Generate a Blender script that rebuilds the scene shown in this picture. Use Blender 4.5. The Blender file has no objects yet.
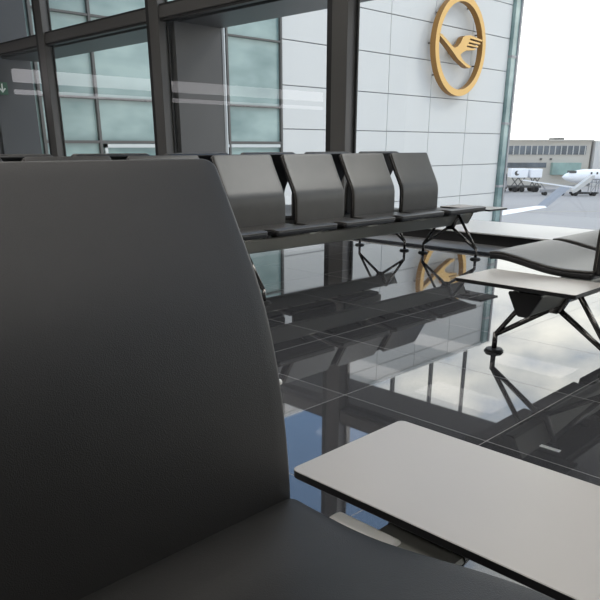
import bpy, bmesh, math, random
from mathutils import Vector, Matrix
random.seed(4)
C = bpy.context.scene
COL = C.collection
PI = math.pi

# ------------------------------------------------------------------ materials
def new_mat(name):
    m = bpy.data.materials.new(name); m.use_nodes = True
    nt = m.node_tree
    return m, nt, nt.nodes['Principled BSDF']

def simple(name, col, rough=.5, metal=0., spec=.5, noise=0., nscale=40., bump=0., bscale=200., coat=0., ior=1.5):
    m, nt, b = new_mat(name)
    b.inputs['Base Color'].default_value = (*col, 1)
    b.inputs['Roughness'].default_value = rough
    b.inputs['Metallic'].default_value = metal
    b.inputs['Specular IOR Level'].default_value = spec
    b.inputs['IOR'].default_value = ior
    b.inputs['Coat Weight'].default_value = coat
    tc = nt.nodes.new('ShaderNodeTexCoord')
    if noise > 0:
        n = nt.nodes.new('ShaderNodeTexNoise'); n.inputs['Scale'].default_value = nscale
        n.inputs['Detail'].default_value = 5
        nt.links.new(tc.outputs['Object'], n.inputs['Vector'])
        r = nt.nodes.new('ShaderNodeMapRange')
        r.inputs['From Min'].default_value = .25; r.inputs['From Max'].default_value = .75
        r.inputs['To Min'].default_value = 1 - noise; r.inputs['To Max'].default_value = 1 + noise
        nt.links.new(n.outputs['Fac'], r.inputs['Value'])
        mx = nt.nodes.new('ShaderNodeVectorMath'); mx.operation = 'SCALE'
        mx.inputs[0].default_value = col
        nt.links.new(r.outputs[0], mx.inputs['Scale'])
        nt.links.new(mx.outputs[0], b.inputs['Base Color'])
    if bump > 0:
        n = nt.nodes.new('ShaderNodeTexVoronoi'); n.inputs['Scale'].default_value = bscale
        nt.links.new(tc.outputs['Object'], n.inputs['Vector'])
        bp = nt.nodes.new('ShaderNodeBump'); bp.inputs['Strength'].default_value = bump
        bp.inputs['Distance'].default_value = .001
        nt.links.new(n.outputs['Distance'], bp.inputs['Height'])
        nt.links.new(bp.outputs[0], b.inputs['Normal'])
    return m

M = {}
M['leather_lit'] = simple('lit_leather', (.040, .0375, .034), .36, spec=.6, noise=.14, nscale=9, bump=.25, bscale=420)  # same leather, lightened and smoothed to hold window sheen in its colour
M['leather'] = simple('black_leather', (.0145, .0138, .0128), .42, spec=.62, noise=.12, nscale=25, bump=.28, bscale=650)
M['shell'] = simple('black_plastic', (.012, .012, .013), .38, spec=.5)
M['piping'] = simple('highlight_piping', (.20, .19, .175), .38, spec=.6)  # pale tone also paints the window highlight along the cushion edges
M['laminate'] = simple('grey_laminate', (.43, .412, .385), .30, spec=.5, noise=.03, nscale=4)
M['edge'] = simple('black_edge', (.008, .008, .009), .45)
M['beam'] = simple('painted_beam', (.27, .27, .245), .42, metal=.3, spec=.5)
M['chrome'] = simple('dark_chrome', (.16, .155, .15), .25, metal=1.)
M['alu'] = simple('cast_aluminium', (.85, .84, .81), .34, metal=.35)
M['rubber'] = simple('rubber', (.012, .012, .013), .5)
M['frame'] = simple('window_paint', (.095, .092, .088), .45, metal=.3)
M['gasket'] = simple('gasket', (.006, .006, .006), .5)
M['dark_clad'] = simple('dark_cladding', (.040, .043, .047), .45, noise=.06, nscale=1.5)
M['pier_clad'] = simple('grey_cladding', (.07, .068, .068), .45, noise=.05, nscale=1.5)
M['white_trim'] = simple('white_trim', (.5, .53, .53), .5)
M['pale_trim'] = simple('pale_trim', (.26, .27, .28), .5)
M['gold'] = simple('gold_sign', (.66, .40, .12), .42, metal=.15)
M['gold_side'] = simple('gold_sign_side', (.30, .15, .035), .5, metal=.2)
M['panel'] = simple('white_panel', (.56, .565, .555), .45, noise=.02, nscale=.6)
M['joint'] = simple('panel_joint', (.17, .18, .19), .6)
M['ceil'] = simple('ceiling_paint', (.55, .55, .54), .8)
M['wall'] = simple('interior_wall', (.36, .35, .34), .7)
M['sill'] = simple('sill_white', (.62, .62, .61), .35)
M['black'] = simple('black_plinth', (.010, .010, .011), .5)
M['apron'] = simple('concrete_apron', (.31, .295, .285), .8, noise=.10, nscale=.05)
M['conc'] = simple('far_concrete', (.50, .47, .42), .8, noise=.06, nscale=.1)
M['conc2'] = simple('far_panel', (.56, .55, .53), .8, noise=.04, nscale=.1)
M['farglass'] = simple('far_glass', (.10, .12, .14), .25, noise=.5, nscale=.35)
M['fargreen'] = simple('far_green_glass', (.26, .38, .35), .3, noise=.25, nscale=.4)
M['air_white'] = simple('aircraft_white', (.86, .87, .90), .3)
M['air_grey'] = simple('aircraft_grey', (.26, .26, .27), .4)
M['yellow_line'] = simple('apron_line', (.42, .38, .30), .8)
M['steel'] = simple('silver_steel', (.75, .75, .75), .3, metal=.9)
M['green_sign'] = simple('sign_green', (.03, .10, .06), .5)
M['white_sign'] = simple('sign_white', (.7, .75, .7), .5)
M['post'] = simple('roof_post', (.06, .06, .06), .5)

def emis(name, col, s):
    m, nt, b = new_mat(name)
    b.inputs['Base Color'].default_value = (*col, 1)
    b.inputs['Emission Color'].default_value = (*col, 1)
    b.inputs['Emission Strength'].default_value = s
    return m
M['lamp'] = emis('lamp_diffuser', (1, .965, .92), 6.0)

M['band_glow'] = emis('added_band_glow', (.95, .92, .95), 1.2)
def glass_mat(name, tint, ior=1.5, rough=.0):
    m = bpy.data.materials.new(name); m.use_nodes = True
    nt = m.node_tree; nt.nodes.clear()
    o = nt.nodes.new('ShaderNodeOutputMaterial')
    t = nt.nodes.new('ShaderNodeBsdfTransparent'); t.inputs[0].default_value = (*tint, 1)
    g = nt.nodes.new('ShaderNodeBsdfGlossy'); g.inputs['Roughness'].default_value = rough
    lw = nt.nodes.new('ShaderNodeLayerWeight'); lw.inputs[0].default_value = .5
    pw = nt.nodes.new('ShaderNodeMath'); pw.operation = 'POWER'; pw.inputs[1].default_value = 5.
    nt.links.new(lw.outputs['Facing'], pw.inputs[0])
    f = nt.nodes.new('ShaderNodeMath'); f.operation = 'MULTIPLY_ADD'; f.use_clamp = True
    f.inputs[1].default_value = .9; f.inputs[2].default_value = ior
    nt.links.new(pw.outputs[0], f.inputs[0])
    x = nt.nodes.new('ShaderNodeMixShader')
    nt.links.new(f.outputs[0], x.inputs[0]); nt.links.new(t.outputs[0], x.inputs[1])
    nt.links.new(g.outputs[0], x.inputs[2]); nt.links.new(x.outputs[0], o.inputs[0])
    return m
M['glass'] = glass_mat('window_glass', (.95, .98, .97), .09)

def teal_mat():
    # coated curtain-wall glass: pale teal, mirror-like
    m, nt, b = new_mat('teal_glass')
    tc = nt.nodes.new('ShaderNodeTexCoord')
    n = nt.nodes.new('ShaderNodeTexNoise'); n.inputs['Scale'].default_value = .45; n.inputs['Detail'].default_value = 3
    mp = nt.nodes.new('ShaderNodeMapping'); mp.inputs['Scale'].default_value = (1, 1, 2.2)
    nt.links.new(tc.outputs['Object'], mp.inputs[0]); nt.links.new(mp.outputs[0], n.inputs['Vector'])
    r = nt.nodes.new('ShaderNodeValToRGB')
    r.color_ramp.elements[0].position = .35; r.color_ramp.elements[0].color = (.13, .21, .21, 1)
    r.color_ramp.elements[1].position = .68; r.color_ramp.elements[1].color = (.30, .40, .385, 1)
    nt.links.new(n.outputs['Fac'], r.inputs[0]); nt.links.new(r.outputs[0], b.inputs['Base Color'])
    b.inputs['Roughness'].default_value = .12
    b.inputs['Specular IOR Level'].default_value = .6
    return m
M['teal'] = teal_mat()

def floor_mat():
    m, nt, b = new_mat('polished_granite')
    L = nt.links.new
    tc = nt.nodes.new('ShaderNodeTexCoord')
    mp = nt.nodes.new('ShaderNodeMapping'); mp.inputs['Location'].default_value = (0, -.36, 0)
    L(tc.outputs['Object'], mp.inputs[0])
    br = nt.nodes.new('ShaderNodeTexBrick'); br.offset = 0; br.squash = 1
    br.inputs['Scale'].default_value = 1; br.inputs['Brick Width'].default_value = .6
    br.inputs['Row Height'].default_value = .6; br.inputs['Mortar Size'].default_value = .0016
    br.inputs['Mortar Smooth'].default_value = .3; br.inputs['Bias'].default_value = 0
    br.inputs['Color1'].default_value = (.030, .031, .034, 1)
    br.inputs['Color2'].default_value = (.062, .063, .068, 1)
    br.inputs['Mortar'].default_value = (.15, .145, .14, 1)
    L(mp.outputs[0], br.inputs['Vector'])
    n = nt.nodes.new('ShaderNodeTexNoise'); n.inputs['Scale'].default_value = 160; n.inputs['Detail'].default_value = 3
    L(tc.outputs['Object'], n.inputs['Vector'])
    r = nt.nodes.new('ShaderNodeMapRange'); r.inputs['From Min'].default_value = .35; r.inputs['From Max'].default_value = .7
    r.inputs['To Min'].default_value = .6; r.inputs['To Max'].default_value = 1.7
    L(n.outputs['Fac'], r.inputs['Value'])
    sc = nt.nodes.new('ShaderNodeVectorMath'); sc.operation = 'SCALE'
    L(br.outputs['Color'], sc.inputs[0]); L(r.outputs[0], sc.inputs['Scale'])
    L(sc.outputs[0], b.inputs['Base Color'])
    rr = nt.nodes.new('ShaderNodeMapRange'); rr.inputs['To Min'].default_value = .022; rr.inputs['To Max'].default_value = .5
    L(br.outputs['Fac'], rr.inputs['Value']); L(rr.outputs[0], b.inputs['Roughness'])
    b.inputs['IOR'].default_value = 1.95
    b.inputs['Specular IOR Level'].default_value = .5
    return m
M['floor'] = floor_mat()
M['matte_strip'] = simple('matte_border', (.20, .20, .20), .6, noise=.1, nscale=60)

# ------------------------------------------------------------------ mesh helpers
def link(name, bm, mats, parent=None, smooth=False, loc=None):
    me = bpy.data.meshes.new(name)
    bmesh.ops.recalc_face_normals(bm, faces=bm.faces)
    bm.to_mesh(me); bm.free()
    if smooth:
        for p in me.polygons: p.use_smooth = True
    for m in (mats if isinstance(mats, (list, tuple)) else [mats]): me.materials.append(m)
    o = bpy.data.objects.new(name, me); COL.objects.link(o)
    if parent: o.parent = parent
    if loc: o.location = loc
    return o

def box(bm, x0, x1, y0, y1, z0, z1, bev=0., mi=0, seg=2):
    r = bmesh.ops.create_cube(bm, size=1)
    vs = r['verts']
    for v in vs:
        v.co = Vector(((x0 + x1) / 2 + v.co.x * (x1 - x0), (y0 + y1) / 2 + v.co.y * (y1 - y0), (z0 + z1) / 2 + v.co.z * (z1 - z0)))
    fs = {f for v in vs for f in v.link_faces}
    for f in fs: f.material_index = mi
    if bev > 0:
        es = {e for v in vs for e in v.link_edges}
        bmesh.ops.bevel(bm, geom=list(es), offset=bev, segments=seg, profile=.5, affect='EDGES')

def tube(bm, pts, r, n=12, mi=0):
    """swept round tube through pts; r number or list"""
    pts = [Vector(p) for p in pts]
    rs = r if isinstance(r, (list, tuple)) else [r] * len(pts)
    rings = []
    up = Vector((0.013, .021, 1)).normalized()
    for i, p in enumerate(pts):
        if i == 0: t = pts[1] - p
        elif i == len(pts) - 1: t = p - pts[i - 1]
        else: t = (pts[i + 1] - p).normalized() + (p - pts[i - 1]).normalized()
        t.normalize()
        a = t.cross(up)
        if a.length < .05: a = t.cross(Vector((1, 0, 0)))
        a.normalize(); b2 = t.cross(a).normalized()
        rings.append([bm.verts.new(p + (a * math.cos(q) + b2 * math.sin(q)) * rs[i]) for q in [2 * PI * k / n for k in range(n)]])
    for i in range(len(rings) - 1):
        for k in range(n):
            f = bm.faces.new((rings[i][k], rings[i][(k + 1) % n], rings[i + 1][(k + 1) % n], rings[i + 1][k])); f.material_index = mi
    for rg in (rings[0], rings[-1]):
        f = bm.faces.new(rg); f.material_index = mi

def prism(bm, outline, f, d, mi=0, side_mi=None):
    """outline [(a,b)], f(a,b,t)->xyz with t 0/1"""
    A = [bm.verts.new(f(a, b, 0)) for a, b in outline]
    B = [bm.verts.new(f(a, b, 1)) for a, b in outline]
    fa = bm.faces.new(A); fb = bm.faces.new(B); fa.material_index = fb.material_index = mi
    n = len(A)
    for i in range(n):
        s = bm.faces.new((A[i], A[(i + 1) % n], B[(i + 1) % n], B[i])); s.material_index = mi if side_mi is None else side_mi

def curve_eval(P, s):
    """Catmull-Rom through P[(s,y,z)] """
    S = [p[0] for p in P]
    s = max(S[0], min(S[-1], s))
    i = 0
    while i < len(S) - 2 and s > S[i + 1]: i += 1
    p0 = P[max(i - 1, 0)]; p1 = P[i]; p2 = P[i + 1]; p3 = P[min(i + 2, len(P) - 1)]
    t = (s - p1[0]) / (p2[0] - p1[0])
    out = []
    for k in (1, 2):
        out.append(.5 * (2 * p1[k] + (p2[k] - p0[k]) * t + (2 * p0[k] - 5 * p1[k] + 4 * p2[k] - p3[k]) * t * t + (3 * p1[k] - p0[k] - 3 * p2[k] + p3[k]) * t ** 3))
    return out

def arc_param(pts):
    out = [(0., pts[0][0], pts[0][1])]
    for a, b in zip(pts, pts[1:]):
        out.append((out[-1][0] + math.hypot(b[0] - a[0], b[1] - a[1]), b[0], b[1]))
    return out

def slab(bm, pts, w, thick, rc, re, offset=0., inset=0., mi=0):
    """upholstered slab: profile pts [(y,z)], width w along x, rounded outline corners rc, edge rounding re.
    the surface lies on the profile (offset<0 moves it behind)."""
    P = arc_param(pts); Ltot = P[-1][0]
    hw = w / 2
    def outline(ins):
        o = []; r = max(rc - ins, .002)
        x0, x1, s0, s1 = -hw + ins, hw - ins, ins, Ltot - ins
        N = 22
        cs = [(x1 - r, s0 + r, -PI / 2), (x1 - r, s1 - r, 0), (x0 + r, s1 - r, PI / 2), (x0 + r, s0 + r, PI)]
        for ci, (cx, cy, a0) in enumerate(cs):
            for k in range(7):
                a = a0 + k / 6 * PI / 2
                o.append((cx + r * math.cos(a), cy + r * math.sin(a)))
            nx, ny, na = cs[(ci + 1) % 4]
            st = o[-1]; en = (nx + r * math.cos(na), ny + r * math.sin(na))
            for k in range(1, N): o.append((st[0] + (en[0] - st[0]) * k / N, st[1] + (en[1] - st[1]) * k / N))
        return o
    def pos(u, s, wd):
        y, z = curve_eval(P, s)
        y1, z1 = curve_eval(P, s + .004); y0, z0 = curve_eval(P, s - .004)
        ty, tz = y1 - y0, z1 - z0; l = math.hypot(ty, tz)
        ny, nz = -tz / l, ty / l                       # left-hand normal
        return Vector((u, y + ny * wd, z + nz * wd))
    layers = []
    for k in range(0, 10):                              # inner rings, top side
        f = k / 10
        layers.append((None, f, 0.))
    rings = []
    base = outline(re)
    cx, cs_ = 0, Ltot / 2
    for k in range(1, 12):
        f = k / 12
        rings.append([(cx + (u - cx) * f, cs_ + (s - cs_) * f, offset) for u, s in base])
    for k in range(5):
        a = k / 4 * PI / 2
        ins = re * (1 - math.sin(a)); dep = re * (1 - math.cos(a))
        rings.append([(u, s, offset - dep) for u, s in outline(ins + inset)])
    for k in range(5):
        a = k / 4 * PI / 2
        ins = re * (1 - math.cos(a)); dep = thick - re + re * math.sin(a)
        rings.append([(u, s, offset - dep) for u, s in outline(ins + inset)])
    for k in range(11, 0, -1):
        f = k / 12
        rings.append([(cx + (u - cx) * f, cs_ + (s - cs_) * f, offset - thick) for u, s in base])
    V = [[bm.verts.new(pos(*q)) for q in rg] for rg in rings]
    n = len(V[0])
    for i in range(len(V) - 1):
        for k in range(n):
            f = bm.faces.new((V[i][k], V[i][(k + 1) % n], V[i + 1][(k + 1) % n], V[i + 1][k])); f.material_index = mi
    for rg, wd in ((V[0], offset), (V[-1], offset - thick)):
        c = bm.verts.new(pos(0, cs_, wd))
        for k in range(n):
            f = bm.faces.new((rg[k], rg[(k + 1) % n], c)); f.material_index = mi

def edge_line(bm, pts, w, rc, ins, off, r):
    """thin piping following the slab outline"""
    P = arc_param(pts); Lt = P[-1][0]; hw = w / 2
    def pos(u, s):
        y, z = curve_eval(P, s); y1, z1 = curve_eval(P, s + .004); y0, z0 = curve_eval(P, s - .004)
        ty, tz = y1 - y0, z1 - z0; l = math.hypot(ty, tz)
        return (u, y - tz / l * off, z + ty / l * off)
    x = hw - ins; o = []
    for k in range(20): o.append((x, ins + rc + (Lt - 2 * (ins + rc)) * k / 19))
    for k in range(1, 6):
        a = k / 6 * PI / 2; o.append((x - rc + rc * math.cos(a), Lt - ins - rc + rc * math.sin(a)))
    for k in range(15): o.append((x - rc - 2 * (x - rc) * k / 14, Lt - ins))
    for k in range(1, 6):
        a = PI / 2 + k / 6 * PI / 2; o.append((-x + rc + rc * math.cos(a), Lt - ins - rc + rc * math.sin(a)))
    for k in range(20): o.append((-x, Lt - ins - rc - (Lt - 2 * (ins + rc)) * k / 19))
    tube(bm, [pos(*q) for q in o], r, 6)

def tag(o, label=None, cat=None, group=None, kind=None):
    if label: o['label'] = label
    if cat: o['category'] = cat
    if group: o['group'] = group
    if kind: o['kind'] = kind
    return o

def empty(name, loc, rz=0, label=None, cat=None, group=None):
    o = bpy.data.objects.new(name, None); COL.objects.link(o)
    o.empty_display_size = .1
    o.location = loc; o.rotation_euler = (0, 0, rz)
    return tag(o, label, cat, group)

def struct(name, bm, m, parent=None, smooth=False):
    o = link(name, bm, m, parent, smooth)
    if not parent: o['kind'] = 'structure'
    return o

# ------------------------------------------------------------------ tandem bench parts (local: front is -Y, origin on the leg centre line)
ZC = .385
SW = .53
BW = .495
def seat_profile():
    d = [(0, .003), (.03, .001), (.06, 0), (.12, -.001), (.18, .003), (.25, .014), (.32, .027), (.38, .036), (.425, .038), (.462, .032)]
    return [(.175 - a, ZC + b) for a, b in d]
def back_profile(bh):
    if bh > .47: q = [(0.000, -.020), (.003, .04), (.014, .13), (.032, .213), (.060, .291), (.103, .367), (.158, .455)]
    else: q = [(0.000, -.020), (.0, .06), (.001, .15), (.010, .20), (.034, .25), (.070, .315), (.106, .385), (.140, .455)]
    k = bh / .455
    return [(.172 + a, ZC + b * k) for a, b in q]

def mesh_of(o):
    return o.data

PROTO = {}
def part_copy(src, parent, loc):
    c = src.copy(); COL.objects.link(c); c.parent = parent; c.location = loc
    for ch in src.children:
        d = ch.copy(); COL.objects.link(d); d.parent = c
    return c

def make_seat(parent, loc, lm):
    bm = bmesh.new()
    pts = seat_profile()
    pts_r = pts                                  # goes from rear to front; left normal of (-y) direction is down -> flip
    slab(bm, pts_r[::-1], SW, .010, .018, .0045)
    s = link('seat', bm, M[lm], parent, True, loc)
    bm = bmesh.new()
    edge_line(bm, pts_r[::-1], SW, .017, .0012, -.0045, .0013)
    link('piping', bm, M['piping'], s, True)
    bm = bmesh.new()
    slab(bm, pts_r[::-1], SW - .002, .024, .018, .006, offset=-.0100)
    link('seat_shell', bm, M['shell'], s, True)
    for x in (-.16, .16):                        # dark cast arms carrying the shell on the beam
        bm = bmesh.new()
        prism(bm, [(.10, ZC - .036), (-.10, ZC - .020), (-.10, ZC - .032), (-.03, .338), (.06, .338)],
              lambda a, b, t, x=x: (x - .014 + .028 * t, a, b), 1)
        link('seat_bracket', bm, M['shell'], s)
    return s

def make_back(parent, loc, bh, lm, bolt):
    bm = bmesh.new()
    pts = back_profile(bh)[::-1]
    pts = back_profile(bh)
    slab(bm, pts, BW, .015, .026, .008, offset=0)
    b = link('backrest', bm, M[lm], parent, True, loc)
    bm = bmesh.new()
    slab(bm, pts, BW + .003, .020, .026, .005, offset=-.0165)
    link('back_shell', bm, M['shell'], b, True)
    bm = bmesh.new()
    edge_line(bm, pts, BW, .026, .0000, -.0150, .0013)
    link('piping', bm, M['piping'], b, True)
    for sx in ((-1, 1) if bolt else ()):         # side bolts
        bm = bmesh.new()
        y, z = curve_eval(arc_param(pts), .203)
        tube(bm, [(sx * (BW / 2 - .001), y + .012, z), (sx * (BW / 2 + .007), y + .012, z)], [.0055, .0045], 12)
        link('bolt', bm, M['alu'], b, True)
    return b

def make_leg(parent, loc):
    """double Y leg: two feet in Y, tubes to an upper and a lower point of the hub"""
    bm = bmesh.new()
    for s in (-1, 1):
        tube(bm, [(0, s * .262, .016), (0, s * .262, .088)], [.0115, .0112], 12)
        tube(bm, [(0, s * .262, .080), (0, s * .070, .342)], [.0108, .0118], 12)
        tube(bm, [(0, s * .262, .078), (0, s * .02, .236)], [.0105, .0125], 12)
    # hub: cast plate between the tubes
    prism(bm, [(-.085, .345), (-.062, .300), (-.030, .236), (-.015, .222), (.015, .222), (.030, .236), (.062, .300), (.085, .345)],
          lambda a, b, t: (-.016 + .032 * t, a, b), 1)
    g = link('leg', bm, M['chrome'], parent, True, loc)
    me = g.data
    for s in (-1, 1):
        bm = bmesh.new()
        prof = [(.0, .0), (.042, .0), (.044, .002), (.043, .005), (.030, .006), (.030, .008), (.039, .009), (.037, .013), (.014, .015), (0, .015)]
        prev = None
        n = 24
        for (r, z) in prof:
            if r == 0: ring = [bm.verts.new((0, s * .262, z))]
            else: ring = [bm.verts.new((r * math.cos(2 * PI * k / n), s * .262 + r * math.sin(2 * PI * k / n), z)) for k in range(n)]
            if prev:
                for k in range(n):
                    if len(prev) == 1: bm.faces.new((prev[0], ring[k], ring[(k + 1) % n]))
                    elif len(ring) == 1: bm.faces.new((prev[k], prev[(k + 1) % n], ring[0]))
                    else: bm.faces.new((prev[k], prev[(k + 1) % n], ring[(k + 1) % n], ring[k]))
            prev = ring
        link('foot', bm, M['rubber'], g)
    return g

def make_table(parent, loc, w=.293, y0=-.262, y1=.232, z=.388):
    bm = bmesh.new()
    r = .013; th = .016
    def rr(ins):
        o = []
        for cx, cy, a0 in ((w / 2 - r, y0 + r, -PI / 2), (w / 2 - r, y1 - r, 0), (-w / 2 + r, y1 - r, PI / 2), (-w / 2 + r, y0 + r, PI)):
            for k in range(8):
                a = a0 + k / 7 * PI / 2; o.append((cx + (r - ins) * math.cos(a), cy + (r - ins) * math.sin(a)))
        return o
    levels = [(.0012, z), (0., z - .0012), (0., z - th + .003), (.003, z - th)]
    rings = [[bm.verts.new((a, b, zz)) for a, b in rr(i)] for i, zz in levels]
    top = bm.faces.new(rings[0]); top.material_index = 0
    n = len(rings[0])
    for i in range(3):
        for k in range(n):
            f = bm.faces.new((rings[i][k], rings[i][(k + 1) % n], rings[i + 1][(k + 1) % n], rings[i + 1][k]))
            f.material_index = 0 if i == 0 else 1
    bm.faces.new(rings[-1]).material_index = 1
    t = link('table_top', bm, [M['laminate'], M['edge']], parent, False, loc)
    bm = bmesh.new()
    box(bm, -.095, .05, -.12, .13, z - th - .014, z - th, .003)  # black plate widened to deepen the shade under the table
    box(bm, -.03, .03, -.04, .04, z - th - .032, z - th - .01, .003)
    link('table_bracket', bm, M['shell'], t)
    return t

def make_beam(parent, x0, x1):
    bm = bmesh.new()
    o = [(-.064, .345), (.064, .345), (.067, .338), (.026, .262), (.016, .255), (-.016, .255), (-.026, .262), (-.067, .338)]
    prism(bm, o, lambda a, b, t: (x0 + (x1 - x0) * t, a, b), 1)
    b = link('beam', bm, M['beam'], parent)
    for x in (x0, x1):
        bm = bmesh.new()
        s = -1 if x == x0 else 1
        prism(bm, [(a * 1.03, .300 + (c - .300) * 1.04) for a, c in o], lambda a, c, t: (x + s * .012 * t, a, c), 1)
        link('end_cap', bm, M['shell'], b)
    return b

def bench(loc, rz, chairs, tables, legs, x0, x1, bh, label, lm='leather_lit', dz=0., dy=0., bdy=0., bdx=0., bolt=False, tz=0.):
    """all x positions are world x; converted to the bench's own frame"""
    root = empty('tandem_bench', loc, rz, label, 'bench')
    sgn = -1 if abs(rz) > 1 else 1
    lx = lambda x: (x - loc[0]) * sgn
    for i, x in enumerate(chairs):
        if i == 0:
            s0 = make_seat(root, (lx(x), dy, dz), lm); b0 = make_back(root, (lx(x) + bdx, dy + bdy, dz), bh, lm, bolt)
        else:
            part_copy(s0, root, (lx(x), dy, dz)); part_copy(b0, root, (lx(x) + bdx, dy + bdy, dz))
    t0 = None
    for x in tables:
        if t0 is None: t0 = make_table(root, (lx(x), 0, tz))
        else: part_copy(t0, root, (lx(x), 0, tz))
    l0 = None
    for x in legs:
        if l0 is None: l0 = make_leg(root, (lx(x), 0, 0))
        else: part_copy(l0, root, (lx(x), 0, 0))
    a, b = sorted((lx(x0), lx(x1)))
    make_beam(root, a, b)
    return root

# far pair, back to back
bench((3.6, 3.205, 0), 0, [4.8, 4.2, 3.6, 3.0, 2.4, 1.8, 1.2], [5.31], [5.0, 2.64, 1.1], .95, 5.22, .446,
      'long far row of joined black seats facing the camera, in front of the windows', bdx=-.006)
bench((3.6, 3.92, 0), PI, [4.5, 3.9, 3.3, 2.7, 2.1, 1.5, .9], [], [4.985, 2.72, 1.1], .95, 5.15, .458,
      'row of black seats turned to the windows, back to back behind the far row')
# near pair
near = bench((.375, .465, 0), 0, [.375, -.225, -.825], [.822], [.60, -1.0], -1.2, .722, .4945,
      'black leather seats in the close foreground, pale grey table at their right end', lm='leather', dz=-.014, dy=.018, bdx=.0165, bolt=True, tz=.006)
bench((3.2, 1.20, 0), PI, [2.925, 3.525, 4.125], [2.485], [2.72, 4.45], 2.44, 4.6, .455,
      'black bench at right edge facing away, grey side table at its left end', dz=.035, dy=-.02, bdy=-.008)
# polished grip beside the near seat
bm = bmesh.new()
box(bm, .284, .320, .016, .142, .322, .350, .010, seg=4)
box(bm, .286, .318, .014, .050, .300, .345, .008, seg=3)
o = link('cast_arm', bm, M['alu'], near, True); o['label'] = 'polished aluminium casting between seat and table'

# ------------------------------------------------------------------ room shell
XW = 6.85; YN = -7.5; YE = 17.0; XL = -9.0; ZT = 5.6
bm = bmesh.new(); box(bm, XL, 5.42, YN, YE, -.25, 0); struct('floor', bm, M['floor'])
bm = bmesh.new(); box(bm, 5.42, 7.0, YN, YE, -.25, .0015); struct('trim_1', bm, M['matte_strip'])
bm = bmesh.new(); box(bm, XL, 7.0, YN, YE, ZT, ZT + .3); struct('ceiling', bm, M['ceil'])
bm = bmesh.new(); box(bm, XL - .2, XL, YN, YE, -.25, ZT + .3); struct('wall_left', bm, M['wall'])
bm = bmesh.new(); box(bm, XL - .2, 7.0, YN - .2, YN, -.25, ZT + .3); struct('wall_back', bm, M['dark_clad'])
bm = bmesh.new(); box(bm, XL - .2, 7.0, YE, YE + .2, -.25, ZT + .3); struct('wall_far', bm, M['pier_clad'])
# plinth along the glass
bm = bmesh.new()
box(bm, 5.84, 5.96, YN, YE, 0.0015, .099, mi=1)
box(bm, 5.80, 6.80, YN, YE, .099, .112, .003, mi=0)
struct('trim_2', bm, [M['sill'], M['black']])
# mullions and transoms
ys = [-5.75, -1.8, 2.2, 6.12, 10.04, 13.92]
tn = 3
for y in ys:
    bm = bmesh.new()
    box(bm, XW - .05, XW + .13, y - .12, y + .13, 0, ZT, .006)
    box(bm, XW - .045, XW + .12, y + .13, y + .22, 0, ZT, .004, mi=1)
    box(bm, XW + .10, XW + .125, y - .16, y - .12, 0, ZT, .003, mi=1)
    struct('trim_%d' % tn, bm, [M['frame'], M['gasket']]); tn += 1
for (a, b) in zip([YN] + ys, ys + [YE]):
    bm = bmesh.new()
    y0 = a + (.12 if a != YN else 0); y1 = b - (.12 if b != YE else 0)
    box(bm, XW - .03, XW + .12, y0, y1, 2.74, 2.90, .004)
    box(bm, XW - .01, XW + .09, y0, y1, 2.70, 2.935, .003, mi=1)
    struct('trim_%d' % tn, bm, [M['frame'], M['gasket']]); tn += 1
wn = 1
for (a, b) in zip([YN] + ys, ys + [YE]):
    for z0, z1 in ((.10, 2.72), (2.92, ZT)):
        bm = bmesh.new()
        y0 = a + (.15 if a != YN else 0); y1 = b - (.15 if b != YE else 0)
        bm.faces.new([bm.verts.new(v) for v in ((XW + .04, y0, z0), (XW + .04, y1, z0), (XW + .04, y1, z1), (XW + .04, y0, z1))])
        struct('window_%d' % wn, bm, M['glass']); wn += 1
# ceiling lamps
k = 0
lamp0 = None
for x in (-5.5, -1.5, 2.5):
    for y in (-5, -1.5, 2, 5.5, 9, 12.5):
        if lamp0 is None:
            bm = bmesh.new(); box(bm, -.64, .64, -1.24, 1.24, -.06, 0, .01)
            lamp0 = link('ceiling_lamp', bm, M['frame'], None, False, (x, y, ZT))
            bm = bmesh.new(); box(bm, -.6, .6, -1.2, 1.2, -.075, -.055, .004)
            link('diffuser', bm, M['lamp'], lamp0)
            L = lamp0
        else:
            L = lamp0.copy(); COL.objects.link(L); L.location = (x, y, ZT)
            for ch in lamp0.children:
                d = ch.copy(); COL.objects.link(d); d.parent = L
        tag(L, 'broad white ceiling lamp above the waiting hall, out of the picture', 'lamp', 'ceiling lamps of the hall')

for z in (2.28, 2.02):  # glowing strips added only to make the pale bands mirrored in the panes
    bm = bmesh.new(); box(bm, -4.2, 6.3, -.12, 0, 0, .28 if z > 2.1 else .10, .01)
    wl = link('added_glow_strip', bm, M['band_glow'], None, False, (0, YE, z))
    tag(wl, '%s added glow strip on end wall, mirrored as a pale band in the panes' % ('upper broad' if z > 2.1 else 'lower thin'), 'lamp')

# small bright metal plate set in the floor
bm = bmesh.new()
box(bm, -.008, .008, -.032, .032, 0, .0025, .001)
tag(link('floor_plate', bm, M['steel'], None, False, (1.89, .79, 0)), 'small bright metal strip set into the dark floor tile behind the near table', 'floor plate')

# ------------------------------------------------------------------ outside, the building itself
bm = bmesh.new(); box(bm, 7.12, 8.0, YN, 16.6, 2.71, 2.93, .01); struct('trim_30', bm, M['dark_clad'])
bm = bmesh.new(); box(bm, 7.02, 7.95, 9.80, 9.98, -.3, 2.71, .004)
struct('wall_outer_pier', bm, M['pier_clad'])
bm = bmesh.new(); box(bm, 7.95, 8.0, 9.79, 9.99, -.3, 2.71, .004); struct('trim_31', bm, M['pale_trim'])

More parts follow.
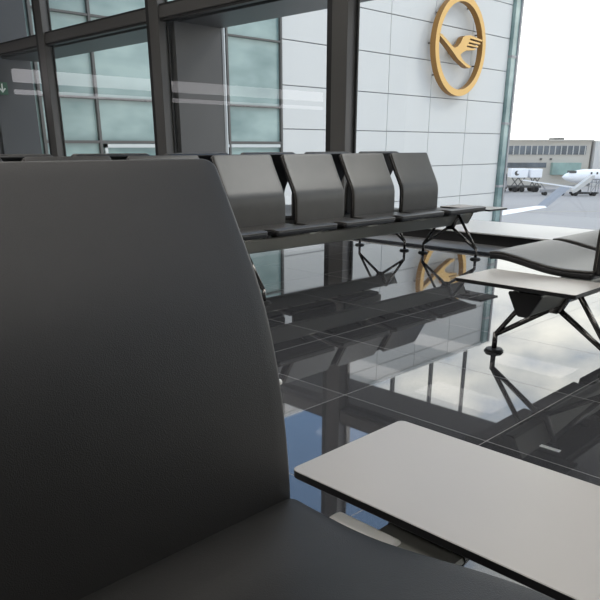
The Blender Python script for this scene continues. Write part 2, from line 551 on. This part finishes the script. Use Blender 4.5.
# terminal wing with the emblem wall
YF = 17.0
wing = empty('terminal_wing', (16, YF, -7), 0, 'pale panelled terminal wing with teal glass, carrying the golden round emblem', 'building')
def W(name, bm, m, smooth=False):
    for v in bm.verts: v.co -= Vector((16, YF, -7))
    return link(name, bm, m, wing, smooth)
bm = bmesh.new()
xs = [16.2 + 2.72 * i for i in range(6)]; xs[-1] = 30.1
zs = [8.5 - 1.3 * i for i in range(13)]
zs = [-7.] + [z for z in [.1 + 1.3 * i for i in range(-5, 7)]] + [8.6]
g = .014
for a, b in zip(xs, xs[1:]):
    for c, d in zip(zs, zs[1:]):
        box(bm, a + g, b - g, YF, YF + .1, c + g, d - g, .006, seg=1)
W('panel_wall', bm, M['panel'])
bm = bmesh.new(); box(bm, 16.0, 30.1, YF + .04, YF + 14, -7, 8.55); W('joint_backing', bm, M['joint'])
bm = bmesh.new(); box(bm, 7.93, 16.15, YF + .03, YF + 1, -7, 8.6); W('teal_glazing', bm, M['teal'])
bm = bmesh.new()
for z, h in ((3.9, .05), (2.03, .06), (.98, .07), (5.6, .05), (7.2, .05), (-.8, .05), (-2.4, .05)):
    box(bm, 8.05, 16.15, YF - .05, YF + .05, z - h / 2, z + h / 2)
for x in (8.08, 9.60, 13.95, 16.12):
    box(bm, x - .035, x + .035, YF - .06, YF + .05, -7, 8.6)
W('glazing_bars', bm, M['frame'])
bm = bmesh.new()
box(bm, 9.7, 16.05, YF - .055, YF + .02, .84, .93)
box(bm, 9.7, 9.78, YF - .055, YF + .02, -.8, .93)
box(bm, 13.72, 13.84, YF - .1, YF + .02, -7, 4.6)
W('white_bar', bm, M['white_trim'])
bm = bmesh.new(); box(bm, 7.01, 7.93, YF - .1, YF + 1, -7, 8.6); W('dark_cladding', bm, M['dark_clad'])
# glazed end
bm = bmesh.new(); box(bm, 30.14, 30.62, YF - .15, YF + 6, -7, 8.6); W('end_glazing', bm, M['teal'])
bm = bmesh.new()
for z in (-3.2, -.9, 1.85, 4.6, 7.3): box(bm, 30.12, 30.64, YF - .18, YF + 6.1, z - .05, z + .05)
box(bm, 30.54, 30.67, YF - .2, YF + .1, -7, 8.6)
W('end_bars', bm, M['air_grey'])
for x in (23.05, 26.05, 20.05, 29.05):
    bm = bmesh.new(); box(bm, x - .08, x + .08, YF + .1, YF + .24, 8.55, 14); W('roof_post', bm, M['post'])
bm = bmesh.new(); box(bm, 16, 30.2, YF - .05, YF + 14, 8.55, 8.7); W('parapet', bm, M['white_trim'])

# emblem
em = empty('round_emblem', (25.66, YF, 4.58), 0, 'golden ring sign with a flying bird on the pale panel wall', 'sign')
bm = bmesh.new()
R0, R1 = 1.80, 1.56; n = 96
loops = []
prof = [(R0, -.42), (R0, -.17), (R1, -.17), (R1, -.42)]
for k in range(n):
    a = 2 * PI * k / n
    loops.append([bm.verts.new((r * math.cos(a), y, r * math.sin(a))) for r, y in prof])
for k in range(n):
    A, B = loops[k], loops[(k + 1) % n]
    for j in range(4):
        f = bm.faces.new((A[j], A[(j + 1) % 4], B[(j + 1) % 4], B[j])); f.material_index = 0 if j == 3 else 1
link('ring', bm, [M['gold'], M['gold_side']], em)
bird = [(-1.99, 0.38), (-1.72, 0.36), (-1.36, 0.2), (-0.97, 0.03), (-0.81, -0.04), (-0.6, 0.03), (-0.41, 0.17), (-0.26, 0.38), (-0.09, 0.46), (0.26, 0.51), (0.64, 0.48), (1.19, 0.42), (1.16, 0.36), (0.28, 0.40), (0.25, 0.34), (1.06, 0.3), (1.03, 0.24), (0.2, 0.26), (0.17, 0.20), (0.92, 0.18), (0.9, 0.12), (0.07, 0.13), (0.06, 0.07), (0.75, 0.06), (0.69, 0.01), (0.06, -0.05), (-0.22, -0.15), (-0.35, -0.23), (-0.22, -0.37), (0.06, -0.49), (0.49, -0.6), (0.38, -0.67), (0.16, -0.65), (-0.47, -0.42), (-1.08, -0.08), (-1.53, 0.15), (-1.98, 0.31)]
bm = bmesh.new()
prism(bm, [(a + .0, b) for a, b in bird], lambda a, b, t: (max(a + .32, -1.57), -.42 + .25 * t, b - .06), 1, 0, 1)
o = link('bird', bm, [M['gold'], M['gold_side']], em)
for a in (20, 60, 100, 140, 180, 220, 260, 300, 340):
    bm = bmesh.new(); x, z = 1.68 * math.cos(math.radians(a)), 1.68 * math.sin(math.radians(a))
    tube(bm, [(x, -.2, z), (x, -.004, z)], .03, 8); link('standoff', bm, M['frame'], em)
for x, z in ((-.3, -.22), (.6, .30)):
    bm = bmesh.new(); tube(bm, [(x, -.2, z), (x, -.004, z)], .03, 8); link('standoff', bm, M['frame'], em)

# exit sign on the dark cladding
sg = empty('exit_sign', (7.15, 16.893, 2.12), 0, 'small dark green sign with a white down arrow, seen at the left edge', 'sign')
bm = bmesh.new(); box(bm, -.13, .13, -.05, 0, -.13, .13, .004); link('sign_plate', bm, M['green_sign'], sg)
bm = bmesh.new()
ar = [(-.015, .10), (.015, .10), (.015, -.03), (.06, .015), (.08, -.005), (0, -.09), (-.08, -.005), (-.06, .015), (-.015, -.03)]
prism(bm, ar, lambda a, b, t: (a, -.056 + .006 * t, b), 1); link('arrow', bm, M['white_sign'], sg)
EXIT = sg

# ------------------------------------------------------------------ airfield
ZA = -7.0
def FR(fwd, right):            # ground point from distance and side offset of the photographed direction
    s = 2 ** -.5
    return Vector(((fwd + right) * s, (fwd - right) * s, ZA))
bm = bmesh.new(); box(bm, 8.2, 900, -700, 700, ZA - .5, ZA); ap = struct('floor_apron', bm, M['apron'])
rA = PI / 4 - PI / 2     # object with local X = photo right, local Y = forward
def air_root(name, fwd, right, extra, *a):
    return empty(name, FR(fwd, right), -PI / 4 + extra, *a)

# remote terminal
tb = air_root('terminal_building', 150, 40, 0, 'long low concrete terminal with dark window bands across the apron', 'building')
bm = bmesh.new(); box(bm, -12, 21, 0, 25, 0, 8.85); box(bm, -13, 21.3, -.5, 25, 8.85, 9.15)
link('concrete_wall', bm, M['conc'], tb)
bm = bmesh.new(); box(bm, 21.5, 60, -1, 25, 0, 8.9); link('side_wing', bm, M['conc2'], tb)
bm = bmesh.new(); box(bm, -12, 20, -.15, .1, 6.2, 7.9); link('window_band', bm, M['farglass'], tb)
bm = bmesh.new()
x = -11.6
while x < 20:
    box(bm, x, x + .16, -.3, 0, 6.1, 8.0); x += 1.25
box(bm, 4 - 8.2, 4 - 6.4, -.32, 0, 6.0, 8.05)
link('band_mullions', bm, M['conc2'], tb)
bm = bmesh.new(); box(bm, -12, 12, -.15, .1, 3.6, 4.6); link('lower_window_band', bm, M['farglass'], tb)
bm = bmesh.new(); box(bm, 13, 19, -1.2, .1, 2.2, 4.6); link('green_glazing', bm, M['fargreen'], tb)
bm = bmesh.new(); box(bm, -12, 4, -.2, .1, 0, 2.4); link('gate_recess', bm, M['dark_clad'], tb)
for xx in (10.5, 12.6, -2):
    bm = bmesh.new(); box(bm, xx, xx + .45, -.2, 0, 5.1, 5.5); link('wall_vent', bm, M['frame'], tb)
for xx in (2.5, 14):
    bm = bmesh.new(); box(bm, xx, xx + 2.2, 3, 6, 9.15, 9.5); link('roof_vent', bm, M['frame'], tb)

def fuselage(bm, L, r, zc, nose=4, tail=8, mi=0):
    n = 20; prof = []
    for k in range(9):
        t = k / 8; prof.append((nose * t, r * math.sqrt(max(0.0, 1 - (1 - t) ** 2)) ** 1.2, -.15 * r * (1 - t)))
    prof.append((L - tail, r, 0))
    for k in range(1, 7):
        t = k / 6; prof.append((L - tail + tail * t, r * (1 - .85 * t), r * .7 * t))
    rings = []
    for x, rad, dz in prof:
        rad = max(rad, .03)
        rings.append([bm.verts.new((x, rad * math.cos(2 * PI * q / n), zc + dz + rad * math.sin(2 * PI * q / n))) for q in range(n)])
    for i in range(len(rings) - 1):
        for q in range(n): bm.faces.new((rings[i][q], rings[i][(q + 1) % n], rings[i + 1][(q + 1) % n], rings[i + 1][q]))
    bm.faces.new(rings[0]); bm.faces.new(rings[-1])

def airliner(root, L=30, r=1.45, span=12.5, zc=2.7, winglet=1.6, sweep=4.5, xw=12, rise=1.1):
    """local +X runs from nose to tail"""
    bm = bmesh.new(); fuselage(bm, L, r, zc); body = link('fuselage', bm, M['air_white'], root, True)
    bm = bmesh.new()
    for k in range(int((L - 12) / .95)):
        for s in (-1, 1):
            x = 4.5 + k * .95
            box(bm, x, x + .28, s * r * .955 - .04, s * r * .955 + .04, zc + .35, zc + .72)
    for s in (-1, 1): box(bm, 1.0, 2.2, s * r * .62 - .06, s * r * .62 + .06, zc + .5, zc + .9)
    link('cabin_windows', bm, M['frame'], body)
    for s in (-1, 1):
        bm = bmesh.new()
        zr = zc - .8; zt = zr + rise
        sec = [(0, .0), (.25, .10), (.6, .07), (1, 0), (.6, -.05), (.25, -.06)]
        rootc, tipc = 3.4, 1.5
        R = [(xw + a * rootc, s * r * .6, zr + b * rootc * .9) for a, b in sec]
        T = [(xw + sweep + a * tipc, s * span, zt + b * tipc * .6) for a, b in sec]
        U = [(xw + sweep + 1.1 + a * .8, s * (span + 1.05), zt + winglet + b * .05) for a, b in sec]
        loops = [[bm.verts.new(p) for p in q] for q in (R, T)]
        nn = len(sec)
        for k in range(nn): bm.faces.new((loops[0][k], loops[0][(k + 1) % nn], loops[1][(k + 1) % nn], loops[1][k]))
        bm.faces.new(loops[0]); bm.faces.new(loops[1])
        wv = link('wing', bm, M['air_white'], root)
        bm = bmesh.new()
        U = [(xw + sweep + .9 + a * 1.5, s * (span + winglet * 1.9) + b * s * .8, zt + winglet) for a, b in sec]
        T2 = [(x, y + (z - zt) * s * 0, z) for x, y, z in T]
        lp = [[bm.verts.new(p) for p in q] for q in (T2, U)]
        for k in range(nn): bm.faces.new((lp[0][k], lp[0][(k + 1) % nn], lp[1][(k + 1) % nn], lp[1][k]))
        bm.faces.new(lp[0]); bm.faces.new(lp[1])
        link('winglet', bm, M['air_grey'], wv)
    bm = bmesh.new()                                      # fin and tailplane
    prism(bm, [(L - 6, zc + 1.0), (L - 2.8, zc + 5.8), (L - .8, zc + 5.8), (L - 1.6, zc + 1.6)], lambda a, b, t: (a, -.12 + .24 * t, b), 1)
    prism(bm, [(L - 3.2, .0), (L - 1.2, 4.2), (L - .2, 4.2), (L - .8, 0)], lambda a, b, t: (a, b, zc + 5.5 + .15 * t), 1)
    prism(bm, [(L - 3.2, .0), (L - 1.2, -4.2), (L - .2, -4.2), (L - .8, 0)], lambda a, b, t: (a, b, zc + 5.5 + .15 * t), 1)
    link('tail_fin', bm, M['air_white'], root)
    for s in (-1, 1):
        bm = bmesh.new()
        tube(bm, [(L - 9.8, s * 2.2, zc + .6), (L - 9.2, s * 2.2, zc + .6), (L - 7.4, s * 2.2, zc + .6), (L - 6.3, s * 2.2, zc + .6)], [.6, .72, .68, .42], 16)
        box(bm, L - 9, L - 7.4, min(s * 1.2, s * 2), max(s * 1.2, s * 2), zc + .5, zc + .7)
        link('engine', bm, M['air_grey'], root, True)
    for x, ys_ in ((3.2, (0,)), (15, (-1.8, 1.8))):
        for y in ys_:
            bm = bmesh.new()
            tube(bm, [(x, y, .4), (x, y * .8, zc - .8)], .09, 8)
            for q in (-.16, .16): tube(bm, [(x, y + q - .1, .4), (x, y + q + .1, .4)], .4, 16)
            link('landing_gear', bm, M['gasket'], root)

# first jet: only its wing and winglet reach out from behind the emblem wall
j1 = air_root('regional_jet', 46.2, 9.75, PI / 2 + .3, 'white jet parked behind the panelled wing, only its wing tip with upturned winglet showing', 'airplane')
airliner(j1, zc=3.05, span=14.2, rise=.8, winglet=1.5, xw=4)
# second jet, nose towards the left, partly out of the frame
j2 = air_root('regional_jet', 124, 46.0, -.12, 'white jet parked before the far terminal, nose at left, fuselage cut by the picture edge', 'airplane')
airliner(j2, r=1.15, span=9, rise=.4, winglet=.4, xw=12.0, sweep=3.5, zc=2.95)

def wheels(parent, xs_, w, r=.45):
    for x in xs_:
        for y in (0, w):
            bm = bmesh.new(); tube(bm, [(x, y - .15, r), (x, y + .15, r)], r, 14); link('wheel', bm, M['gasket'], parent)

def truck(fwd, right, L, H, zb, m, label, cab=True, mark=False):
    t = air_root('service_truck', fwd, right, 0, label, 'truck', None)
    bm = bmesh.new(); box(bm, 0, L, 0, 2.4, zb, zb + H, .08); link('box_body', bm, m, t)
    bm = bmesh.new(); box(bm, -.2, L + (1.6 if cab else .2), .4, 2.0, .7, 1.1, .03)
    if zb > 1.6:
        for a in (.1, .5):
            tube(bm, [(L * a, .5, 1.0), (L * (a + .4), .5, zb)], .09, 8); tube(bm, [(L * (a + .4), .5, 1.0), (L * a, .5, zb)], .09, 8)
    link('chassis', bm, M['frame'], t)
    if cab:
        bm = bmesh.new()
        prism(bm, [(L + .1, .9), (L + 2.0, .9), (L + 2.0, 1.7), (L + 1.6, 2.5), (L + .1, 2.5)], lambda a, b, q: (a, .1 + 2.2 * q, b), 1)
        c = link('cab', bm, M['conc2'], t)
        bm = bmesh.new(); box(bm, L + .6, L + 1.5, .06, .1, 1.7, 2.3); link('cab_window', bm, M['frame'], c)
    wheels(t, (.9, L + .9 if cab else L - .8), 2.4)
    if mark:
        bm = bmesh.new(); tube(bm, [(1.0, -.03, zb + H * .5), (1.0, .0, zb + H * .5)], .42, 20)
        tube(bm, [(1.25, -.05, zb + H * .58), (1.25, -.02, zb + H * .58)], .26, 16, 1)
        link('round_mark', bm, [M['frame'], M['air_white']], t)
    return t
truck(128, 38.3, 3.0, 1.55, 2.5, M['air_white'], 'white raised catering truck with a dark round mark, left of the far apron', False, True)
truck(128, 41.8, 2.1, 1.5, 2.5, M['air_white'], 'plain white raised box truck between the marked truck and the jet nose', False)
truck(125, 35.3, 1.5, 1.1, 1.0, M['air_grey'], 'low grey service truck beside the glazed end of the emblem wall', False)
# passenger stairs by the second jet
st = air_root('boarding_stairs', 117.5, 45.8, 0, 'pale mobile boarding stairs leaning up to the second jet', 'stairs')
bm = bmesh.new()
prism(bm, [(0, .45), (.35, .45), (3.3, 2.75), (3.3, 3.3), (2.9, 3.3), (0, 1.0)], lambda a, b, t: (a, 1.3 * t, b), 1)
link('stair_flight', bm, M['conc2'], st)
bm = bmesh.new(); box(bm, 2.9, 4.3, 0, 1.3, 2.55, 2.75); 
for x in (3.0, 4.2): tube(bm, [(x, .1, .4), (x, .1, 2.6)], .06, 8); tube(bm, [(x, 1.2, .4), (x, 1.2, 2.6)], .06, 8)
tube(bm, [(3.0, .1, .5), (4.2, .1, 2.5)], .05, 8)
link('platform', bm, M['air_grey'], st)
bm = bmesh.new(); box(bm, -.2, 4.4, .2, 1.1, .35, .6); link('undercarriage', bm, M['gasket'], st); wheels(st, (.5, 3.6), 1.3, .32)
# sloping conveyor, a guessed stand-in for a thin white jet wing
bc = air_root('standin_conveyor', 119, 37.8, 0, 'long thin white sloping conveyor, a guessed stand-in, in front of the raised trucks', 'conveyor')
bm = bmesh.new()
prism(bm, [(0, 2.55), (8.6, 1.45), (8.6, 1.2), (0, 2.4)], lambda a, b, t: (a, .9 * t, b), 1); link('belt_arm', bm, M['air_white'], bc)
bm = bmesh.new(); box(bm, 3.2, 7.4, .05, .85, .5, 1.0, .05); tube(bm, [(4, .45, 1.0), (3, .45, 2.05)], .08, 8); link('carriage', bm, M['air_grey'], bc)
bm = bmesh.new(); box(bm, 6.9, 7.5, .1, .8, 1.0, 1.3, .04); link('driver_console', bm, M['frame'], bc)
wheels(bc, (3.9, 6.8), .9, .32)
# markings
def strip(name, a, b, w):
    d = (b - a).normalized(); nrm = Vector((-d.y, d.x, 0)) * w / 2
    bm = bmesh.new(); prism(bm, [(0, 0), (1, 0), (1, 1), (0, 1)], lambda s, t, q: tuple(a + (b - a) * s + nrm * (2 * t - 1) + Vector((0, 0, .004 + .01 * q))), 1)
    return struct(name, bm, M['yellow_line'])
strip('trim_40', FR(60, 10), FR(66, 40), .3)
strip('trim_41', FR(88, 20), FR(92, 70), .35)

CLX = .35
# ------------------------------------------------------------------ world: bright broken cloud over blue
w = bpy.data.worlds.new('sky'); C.world = w; w.use_nodes = True
nt = w.node_tree; nt.nodes.clear(); L = nt.links.new
out = nt.nodes.new('ShaderNodeOutputWorld'); bg = nt.nodes.new('ShaderNodeBackground')
tc = nt.nodes.new('ShaderNodeTexCoord')
mp = nt.nodes.new('ShaderNodeMapping'); mp.inputs['Scale'].default_value = (1, 1, 2.0); mp.inputs['Location'].default_value = (CLX, 1.3, .2)
L(tc.outputs['Generated'], mp.inputs[0])
n = nt.nodes.new('ShaderNodeTexNoise'); n.inputs['Scale'].default_value = 2.6; n.inputs['Detail'].default_value = 7; n.inputs['Roughness'].default_value = .52
L(mp.outputs[0], n.inputs['Vector'])
cr = nt.nodes.new('ShaderNodeValToRGB')
e = cr.color_ramp.elements
e[0].position = .48; e[0].color = (.105, .18, .31, 1)
e[1].position = .66; e[1].color = (.92, .87, .78, 1)
m_ = e.new(.54); m_.color = (.46, .47, .48, 1)
sep = nt.nodes.new('ShaderNodeSeparateXYZ'); L(tc.outputs['Generated'], sep.inputs[0])
hz = nt.nodes.new('ShaderNodeMapRange'); hz.inputs['From Min'].default_value = .20; hz.inputs['From Max'].default_value = .33
hz.inputs['To Min'].default_value = .57; hz.inputs['To Max'].default_value = .3; L(sep.outputs['Z'], hz.inputs['Value'])
mxx = nt.nodes.new('ShaderNodeMath'); mxx.operation = 'MAXIMUM'; L(n.outputs['Fac'], mxx.inputs[0]); L(hz.outputs[0], mxx.inputs[1])
L(mxx.outputs[0], cr.inputs[0]); L(cr.outputs[0], bg.inputs[0]); bg.inputs[1].default_value = 4.0
L(bg.outputs[0], out.inputs[0])

sun = bpy.data.lights.new('sun', 'SUN'); sun.energy = 1.2; sun.angle = math.radians(12); sun.color = (1, .95, .88)
so = bpy.data.objects.new('sun', sun); COL.objects.link(so)
so.rotation_euler = Vector((-.72, .55, -.75)).to_track_quat('-Z', 'Y').to_euler()

# ------------------------------------------------------------------ camera
cam = bpy.data.cameras.new('camera'); co = bpy.data.objects.new('camera', cam); COL.objects.link(co)
f = 670.; pitch = math.atan(254 / f)
cam.sensor_fit = 'HORIZONTAL'; cam.sensor_width = 36; cam.lens = 36 * f / 600
cam.shift_y = 100 / 600; cam.clip_start = .02; cam.clip_end = 3000
co.location = (0, 0, .88)
s = 2 ** -.5
d = Vector((math.cos(pitch) * s, math.cos(pitch) * s, -math.sin(pitch)))
co.rotation_euler = d.to_track_quat('-Z', 'Y').to_euler()
C.camera = co
vs = C.view_settings
vs.view_transform = 'Standard'; vs.look = 'None'; vs.exposure = 0.; vs.gamma = 1.; vs.use_curve_mapping = False
